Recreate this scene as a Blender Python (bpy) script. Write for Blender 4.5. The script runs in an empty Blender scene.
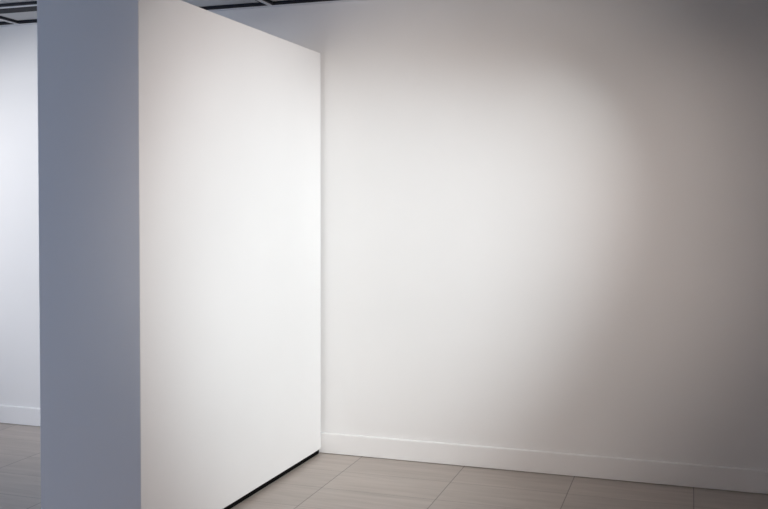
import bpy, bmesh, math
from mathutils import Vector, Matrix

scene = bpy.context.scene
C = scene.collection

# ------------------------------------------------------------------ camera
PITCH, ROLL, YAW = -0.0245, 0.0011, -0.3214
cy_, sy_ = math.cos(YAW), math.sin(YAW)
fwd = Vector((sy_ * math.cos(PITCH), cy_ * math.cos(PITCH), math.sin(PITCH)))
rgt = Vector((cy_, -sy_, 0.0))
up = rgt.cross(fwd)
r2 = math.cos(ROLL) * rgt + math.sin(ROLL) * up
u2 = -math.sin(ROLL) * rgt + math.cos(ROLL) * up
cam = bpy.data.cameras.new('camera')
cam.sensor_fit = 'HORIZONTAL'
cam.sensor_width = 36.0
cam.lens = 922.51 * 36.0 / 768.0
cam.shift_y = -28.06 / 768.0
cam.clip_start, cam.clip_end = 0.05, 60
cam_o = bpy.data.objects.new('camera', cam)
C.objects.link(cam_o)
M = Matrix((r2, u2, -fwd)).transposed().to_4x4()
M.translation = Vector((1.5163, -5.0353, 1.4722))
cam_o.matrix_world = M
scene.camera = cam_o

# ------------------------------------------------------------------ world, exposure
scene.view_settings.view_transform = 'Standard'
scene.view_settings.look = 'None'
scene.view_settings.exposure = 0.0
scene.view_settings.gamma = 1.0
scene.view_settings.use_curve_mapping = False
world = bpy.data.worlds.new('world')
scene.world = world
world.use_nodes = True
wbg = world.node_tree.nodes['Background']
wbg.inputs['Color'].default_value = (0.62, 0.74, 1.0, 1)
wbg.inputs['Strength'].default_value = 0.0

# ------------------------------------------------------------------ lamps
def spot(name, loc, target, energy, color, size_deg, blend, radius=0.04):
    d = bpy.data.lights.new(name, 'SPOT')
    d.energy, d.color = energy, color
    d.spot_size, d.spot_blend = math.radians(size_deg), blend
    d.shadow_soft_size = radius
    o = bpy.data.objects.new(name, d)
    C.objects.link(o)
    o.location = loc
    o.rotation_euler = (Vector(target) - Vector(loc)).to_track_quat('-Z', 'Y').to_euler()
    return o

def area(name, loc, target, energy, color, sx, sy):
    d = bpy.data.lights.new(name, 'AREA')
    d.shape = 'RECTANGLE'
    d.energy, d.color, d.size, d.size_y = energy, color, sx, sy
    o = bpy.data.objects.new(name, d)
    C.objects.link(o)
    o.location = loc
    o.rotation_euler = (Vector(target) - Vector(loc)).to_track_quat('-Z', 'Y').to_euler()
    return o

WARM = (1.0, 0.955, 0.925)
COOL = (0.90, 0.945, 1.0)
#LIGHTS
spot('track_spot_partition', (3.977, -3.860, 2.58), (-0.121, -0.668, 1.127), 540.23, (0.781, 0.941, 1.0), 31.8, 0.98)
spot('track_spot_wall', (2.390, -5.444, 2.58), (0.050, -0.027, 1.264), 313.65, (1.0, 0.873, 0.798), 39.4, 0.84)
spot('track_spot_far_wall', (-4.234, -2.609, 2.58), (-2.845, -0.701, 1.571), 385.09, (0.999, 0.99, 1.0), 57.6, 1.00)
spot('track_spot_wide', (3.527, -1.906, 2.58), (-0.620, -0.774, 1.102), 330.93, (1.0, 0.943, 0.932), 50.1, 0.79)  # added wide fill, brightens the partition and the wall around the pools
spot('track_spot_corner', (1.459, -0.766, 2.58), (-0.926, 0.281, -0.140), 19.57, (0.881, 0.992, 1.0), 76.0, 0.95)  # added weak fill for the corner and the floor beside the partition
spot('track_spot_right', (1.744, -2.977, 2.58), (1.713, 1.049, 1.056), 28.84, (1.0, 0.853, 0.769), 37.7, 0.96)  # added fill in place of the wall spot's spill on the right
area('window_daylight', (-5.3, -4.3, 1.5), (0, -4.3, 1.2), 98.18, (0.401, 0.625, 1.0), 2.4, 2.2)
area('window_daylight_rear', (-5.3, -1.5, 1.5), (0, -1.5, 1.4), 1.55, (0.614, 0.772, 1.0), 2.0, 2.2)  # added cool fill for the far left wall and above the partition
area('ceiling_lamp', (0.6, -6.9, 2.62), (0.6, -6.9, 0.0), 43.87, (1.0, 0.789, 0.675), 0.6, 1.2)  # added warm ambient fill behind the camera, no fixture modelled
#ENDLIGHTS

# ------------------------------------------------------------------ materials
def new_mat(name):
    m = bpy.data.materials.new(name)
    m.use_nodes = True
    nt = m.node_tree
    return m, nt, nt.nodes['Principled BSDF']

def node(nt, t, **kw):
    n = nt.nodes.new(t)
    for k, v in kw.items():
        setattr(n, k, v)
    return n

def math_node(nt, op, a, b=None, c=None):
    n = node(nt, 'ShaderNodeMath', operation=op)
    for i, v in enumerate((a, b, c)):
        if v is None:
            continue
        if isinstance(v, (int, float)):
            n.inputs[i].default_value = v
        else:
            nt.links.new(v, n.inputs[i])
    return n.outputs[0]

def paint(name, color, rough=0.6, bump=0.02, scale=260.0, var=0.012, spec=0.3):
    m, nt, b = new_mat(name)
    tc = node(nt, 'ShaderNodeTexCoord')
    n1 = node(nt, 'ShaderNodeTexNoise')
    n1.inputs['Scale'].default_value = scale
    n1.inputs['Detail'].default_value = 3
    nt.links.new(tc.outputs['Object'], n1.inputs['Vector'])
    n2 = node(nt, 'ShaderNodeTexNoise')
    n2.inputs['Scale'].default_value = 1.7
    n2.inputs['Detail'].default_value = 2
    nt.links.new(tc.outputs['Object'], n2.inputs['Vector'])
    ramp = node(nt, 'ShaderNodeValToRGB')
    c = color
    ramp.color_ramp.elements[0].color = (c[0] * (1 - var), c[1] * (1 - var), c[2] * (1 - var), 1)
    ramp.color_ramp.elements[1].color = (min(c[0] * (1 + var), 1), min(c[1] * (1 + var), 1), min(c[2] * (1 + var), 1), 1)
    ramp.color_ramp.elements[0].position, ramp.color_ramp.elements[1].position = 0.3, 0.7
    nt.links.new(n2.outputs['Fac'], ramp.inputs['Fac'])
    nt.links.new(ramp.outputs['Color'], b.inputs['Base Color'])
    bp = node(nt, 'ShaderNodeBump')
    bp.inputs['Strength'].default_value = bump
    bp.inputs['Distance'].default_value = 0.002
    nt.links.new(n1.outputs['Fac'], bp.inputs['Height'])
    nt.links.new(bp.outputs['Normal'], b.inputs['Normal'])
    b.inputs['Roughness'].default_value = rough
    b.inputs['Specular IOR Level'].default_value = spec
    return m

M_wall = paint('wall_paint', (0.82, 0.815, 0.81))
M_part = paint('partition_paint', (0.82, 0.815, 0.81))
M_trim = paint('trim_paint', (0.84, 0.835, 0.83), rough=0.4, bump=0.008)
M_black = paint('black_base_rubber', (0.004, 0.004, 0.004), rough=0.9, spec=0.05)
M_tee = paint('white_steel_grid', (0.80, 0.80, 0.82), rough=0.4, bump=0.0)
M_dark = paint('dark_steel_reveal', (0.035, 0.036, 0.043), rough=0.7, spec=0.15)
M_ctile = paint('grey_ceiling_board', (0.66, 0.655, 0.65), rough=0.9, bump=0.35, scale=110.0, var=0.10, spec=0.1)
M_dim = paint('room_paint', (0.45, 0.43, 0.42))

def floor_material():
    m, nt, b = new_mat('floor_tile')
    T, TY = 0.61, 0.305
    X0, Y0 = -0.2894, -0.63
    tc = node(nt, 'ShaderNodeTexCoord')
    sep = node(nt, 'ShaderNodeSeparateXYZ')
    nt.links.new(tc.outputs['Object'], sep.inputs[0])
    x, y = sep.outputs[0], sep.outputs[1]
    u = math_node(nt, 'DIVIDE', math_node(nt, 'SUBTRACT', x, X0), T)
    v = math_node(nt, 'DIVIDE', math_node(nt, 'SUBTRACT', y, Y0), TY)
    iu, iv = math_node(nt, 'FLOOR', u), math_node(nt, 'FLOOR', v)
    fu, fv = math_node(nt, 'SUBTRACT', u, iu), math_node(nt, 'SUBTRACT', v, iv)
    # distance to the nearest joint, in metres
    du = math_node(nt, 'MULTIPLY', math_node(nt, 'MINIMUM', fu, math_node(nt, 'SUBTRACT', 1.0, fu)), T)
    dv = math_node(nt, 'MULTIPLY', math_node(nt, 'MINIMUM', fv, math_node(nt, 'SUBTRACT', 1.0, fv)), TY)
    gu = math_node(nt, 'LESS_THAN', du, 0.0026)
    gv = math_node(nt, 'LESS_THAN', dv, 0.0022)
    grout = math_node(nt, 'MAXIMUM', gu, gv)
    # tile id -> tone
    cid = node(nt, 'ShaderNodeCombineXYZ')
    nt.links.new(iu, cid.inputs[0]); nt.links.new(iv, cid.inputs[1])
    wn = node(nt, 'ShaderNodeTexWhiteNoise', noise_dimensions='3D')
    nt.links.new(cid.outputs[0], wn.inputs['Vector'])
    # veins run along x, shifted per tile
    cv = node(nt, 'ShaderNodeCombineXYZ')
    nt.links.new(math_node(nt, 'ADD', math_node(nt, 'MULTIPLY', x, 2.2), math_node(nt, 'MULTIPLY', wn.outputs['Value'], 37.0)), cv.inputs[0])
    nt.links.new(math_node(nt, 'MULTIPLY', y, 24.0), cv.inputs[1])
    nt.links.new(math_node(nt, 'MULTIPLY', wn.outputs['Value'], 11.0), cv.inputs[2])
    n1 = node(nt, 'ShaderNodeTexNoise')
    n1.inputs['Scale'].default_value = 1.0
    n1.inputs['Detail'].default_value = 6
    n1.inputs['Roughness'].default_value = 0.62
    n1.inputs['Distortion'].default_value = 0.5
    nt.links.new(cv.outputs[0], n1.inputs['Vector'])
    ramp = node(nt, 'ShaderNodeValToRGB')
    e = ramp.color_ramp.elements
    e[0].position, e[1].position = 0.28, 0.72
    e[0].color = (FLOOR[0] * 0.80, FLOOR[1] * 0.785, FLOOR[2] * 0.77, 1)
    e[1].color = (FLOOR[0] * 1.09, FLOOR[1] * 1.09, FLOOR[2] * 1.09, 1)
    nt.links.new(n1.outputs['Fac'], ramp.inputs['Fac'])
    tone = node(nt, 'ShaderNodeMix', data_type='RGBA', blend_type='MULTIPLY')
    tone.inputs['Factor'].default_value = 1.0
    nt.links.new(ramp.outputs['Color'], tone.inputs['A'])
    tv = math_node(nt, 'MULTIPLY_ADD', wn.outputs['Value'], 0.10, 0.95)
    ct = node(nt, 'ShaderNodeCombineColor')
    for i in range(3):
        nt.links.new(tv, ct.inputs[i])
    nt.links.new(ct.outputs[0], tone.inputs['B'])
    mix = node(nt, 'ShaderNodeMix', data_type='RGBA')
    nt.links.new(math_node(nt, 'MULTIPLY_ADD', gu, 0.7, math_node(nt, 'MULTIPLY', gv, 0.5)), mix.inputs['Factor'])
    nt.links.new(tone.outputs['Result'], mix.inputs['A'])
    mix.inputs['B'].default_value = (0.07, 0.058, 0.05, 1)
    mix.clamp_factor = True
    nt.links.new(mix.outputs['Result'], b.inputs['Base Color'])
    bp = node(nt, 'ShaderNodeBump')
    bp.inputs['Strength'].default_value = 0.4
    bp.inputs['Distance'].default_value = 0.0015
    nt.links.new(math_node(nt, 'SUBTRACT', math_node(nt, 'MULTIPLY', n1.outputs['Fac'], 0.25), grout), bp.inputs['Height'])
    nt.links.new(bp.outputs['Normal'], b.inputs['Normal'])
    nt.links.new(math_node(nt, 'MULTIPLY_ADD', n1.outputs['Fac'], 0.12, 0.30), b.inputs['Roughness'])
    b.inputs['Specular IOR Level'].default_value = 0.6
    return m

FLOOR = (0.425, 0.372, 0.335)
M_floor = floor_material()

# ------------------------------------------------------------------ mesh helpers
def add_box(bm, x0, x1, y0, y1, z0, z1):
    vs = [bm.verts.new((x, y, z)) for z in (z0, z1) for x, y in ((x0, y0), (x1, y0), (x1, y1), (x0, y1))]
    for f in ((3, 2, 1, 0), (4, 5, 6, 7), (0, 1, 5, 4), (1, 2, 6, 5), (2, 3, 7, 6), (3, 0, 4, 7)):
        bm.faces.new([vs[i] for i in f])

def add_profile_x(bm, x0, x1, prof):
    """sweep a closed (y, z) outline along x"""
    a = [bm.verts.new((x0, y, z)) for y, z in prof]
    b = [bm.verts.new((x1, y, z)) for y, z in prof]
    n = len(prof)
    for i in range(n):
        j = (i + 1) % n
        bm.faces.new((a[i], a[j], b[j], b[i]))
    bm.faces.new(a[::-1]); bm.faces.new(b)

def obj(name, bm, mat, parent=None, bevel=0.0, seg=2, kind=None):
    bmesh.ops.recalc_face_normals(bm, faces=bm.faces)
    me = bpy.data.meshes.new(name)
    bm.to_mesh(me); bm.free()
    me.materials.append(mat)
    o = bpy.data.objects.new(name, me)
    C.objects.link(o)
    if parent:
        o.parent = parent
    if bevel:
        md = o.modifiers.new('bevel', 'BEVEL')
        md.width, md.segments, md.limit_method = bevel, seg, 'ANGLE'
    if kind:
        o['kind'] = kind
    return o

def box_obj(name, b, mat, **kw):
    bm = bmesh.new(); add_box(bm, *b)
    return obj(name, bm, mat, **kw)

# ------------------------------------------------------------------ the room
XL, XR, YF, H = -5.0, 4.2, -7.5, 2.65
box_obj('floor', (XL - .15, XR + .15, YF - .15, .15, -.12, 0.0), M_floor, kind='structure')
box_obj('wall_back', (XL - .15, XR + .15, 0.0, .15, 0.0, H + .35), M_wall, kind='structure')
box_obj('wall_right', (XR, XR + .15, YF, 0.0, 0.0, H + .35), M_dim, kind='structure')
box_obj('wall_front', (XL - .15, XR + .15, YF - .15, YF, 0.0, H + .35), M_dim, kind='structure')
# left wall with the window opening daylight comes through
WIN = ((-5.5, -3.1), (-2.5, -0.5))  # second opening added to let the rear cool fill in
WZ0, WZ1 = 0.4, 2.5
bm = bmesh.new()
add_box(bm, XL - .15, XL, YF, WIN[0][0], 0.0, H + .35)
add_box(bm, XL - .15, XL, WIN[0][1], WIN[1][0], 0.0, H + .35)
add_box(bm, XL - .15, XL, WIN[1][1], 0.0, 0.0, H + .35)
for y0, y1 in WIN:
    add_box(bm, XL - .15, XL, y0, y1, 0.0, WZ0)
    add_box(bm, XL - .15, XL, y0, y1, WZ1, H + .35)
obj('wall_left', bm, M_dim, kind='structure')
for n, (y0, y1) in enumerate(WIN):
    bm = bmesh.new()
    for y in (y0, (y0 + y1) / 2 - .03, y1 - .06):
        add_box(bm, XL - .11, XL - .05, y, y + .06, WZ0, WZ1)
    add_box(bm, XL - .11, XL - .05, y0, y1, WZ0, WZ0 + .06)
    add_box(bm, XL - .11, XL - .05, y0, y1, WZ1 - .06, WZ1)
    obj('window_%d' % (n + 1), bm, M_dark, kind='structure')

# skirting along the back wall: flat face, eased and sloping top edge, hairline gap at the floor
bm = bmesh.new()
add_profile_x(bm, XL, XR, [(0.0, .003), (-.014, .003), (-.014, .1145), (-.0125, .118), (-.009, .1195), (0.0, .1205)])
obj('baseboard_back', bm, M_trim, kind='structure')

# ceiling: grey boards above an exposed white grid with dark reveals
ZT = H + .018
bm = bmesh.new()
add_box(bm, XL - .15, XR + .15, YF - .15, .15, ZT, ZT + .10)
obj('ceiling', bm, M_ctile, kind='structure')
TX, TYC, MOD = -2.701, -0.452, 0.61
bmf, bmw = bmesh.new(), bmesh.new()
def tee(bar_x=None, bar_y=None):
    w, r = .012, .013
    if bar_x is not None:
        add_box(bmf, bar_x - w, bar_x + w, YF, 0, H, H + .004)
        add_box(bmw, bar_x - r - .016, bar_x + r + .016, YF, 0, H + .004, ZT)
    else:
        add_box(bmf, XL, XR, bar_y - w, bar_y + w, H, H + .004)
        add_box(bmw, XL, XR, bar_y - r - .022, bar_y + r + .022, H + .004, ZT)
k = -4
while TX + k * MOD < XR:
    if TX + k * MOD > XL: tee(bar_x=TX + k * MOD)
    k += 1
k = 0
while TYC - k * MOD > YF:
    tee(bar_y=TYC - k * MOD)
    k += 1
obj('ceiling_grid', bmf, M_tee, kind='structure')
obj('ceiling_reveal', bmw, M_dark, kind='structure')
bm = bmesh.new()
add_profile_x(bm, XL, XR, [(0, H - .006), (-.022, H - .006), (-.022, H), (-.003, H), (-.003, H + .018), (0, H + .018)])
obj('trim_1', bm, M_tee, kind='structure')
bm = bmesh.new()
add_box(bm, XL, XR, -.040, 0.0, H + .004, ZT)
obj('trim_2', bm, M_dark, kind='structure')

# ------------------------------------------------------------------ the free-standing partition
PX, GAP, ANG, L, TH, Z0, Z1 = -0.5404, 0.03, 0.0249, 1.8007, 0.4999, 0.0305, 2.349
root = bpy.data.objects.new('gallery_partition', None)
C.objects.link(root)
root.location = (PX, -GAP, 0.0)
root.rotation_euler = (0, 0, -ANG)
root['label'] = 'white thick free-standing partition wall on a black base, reaching the back wall'
root['category'] = 'partition wall'
root['kind'] = 'thing'
box_obj('panel', (-TH, 0, -L, 0, Z0, Z1), M_part, parent=root, bevel=.003)
o = box_obj('base', (-TH + .014, -.014, -L + .014, .004, 0.0, Z0), M_black, parent=root)
o['label'] = 'black recessed base'

# ------------------------------------------------------------------ dark slot in the far ceiling, a plain dark box
slot = box_obj('slot_diffuser', (-1.2, 1.0, -.025, .080, .0, .018), M_dark)
slot.location = (-2.65, -.40, H)
slot['label'] = 'dark slot running along the ceiling above the far left wall'
slot['category'] = 'air vent'
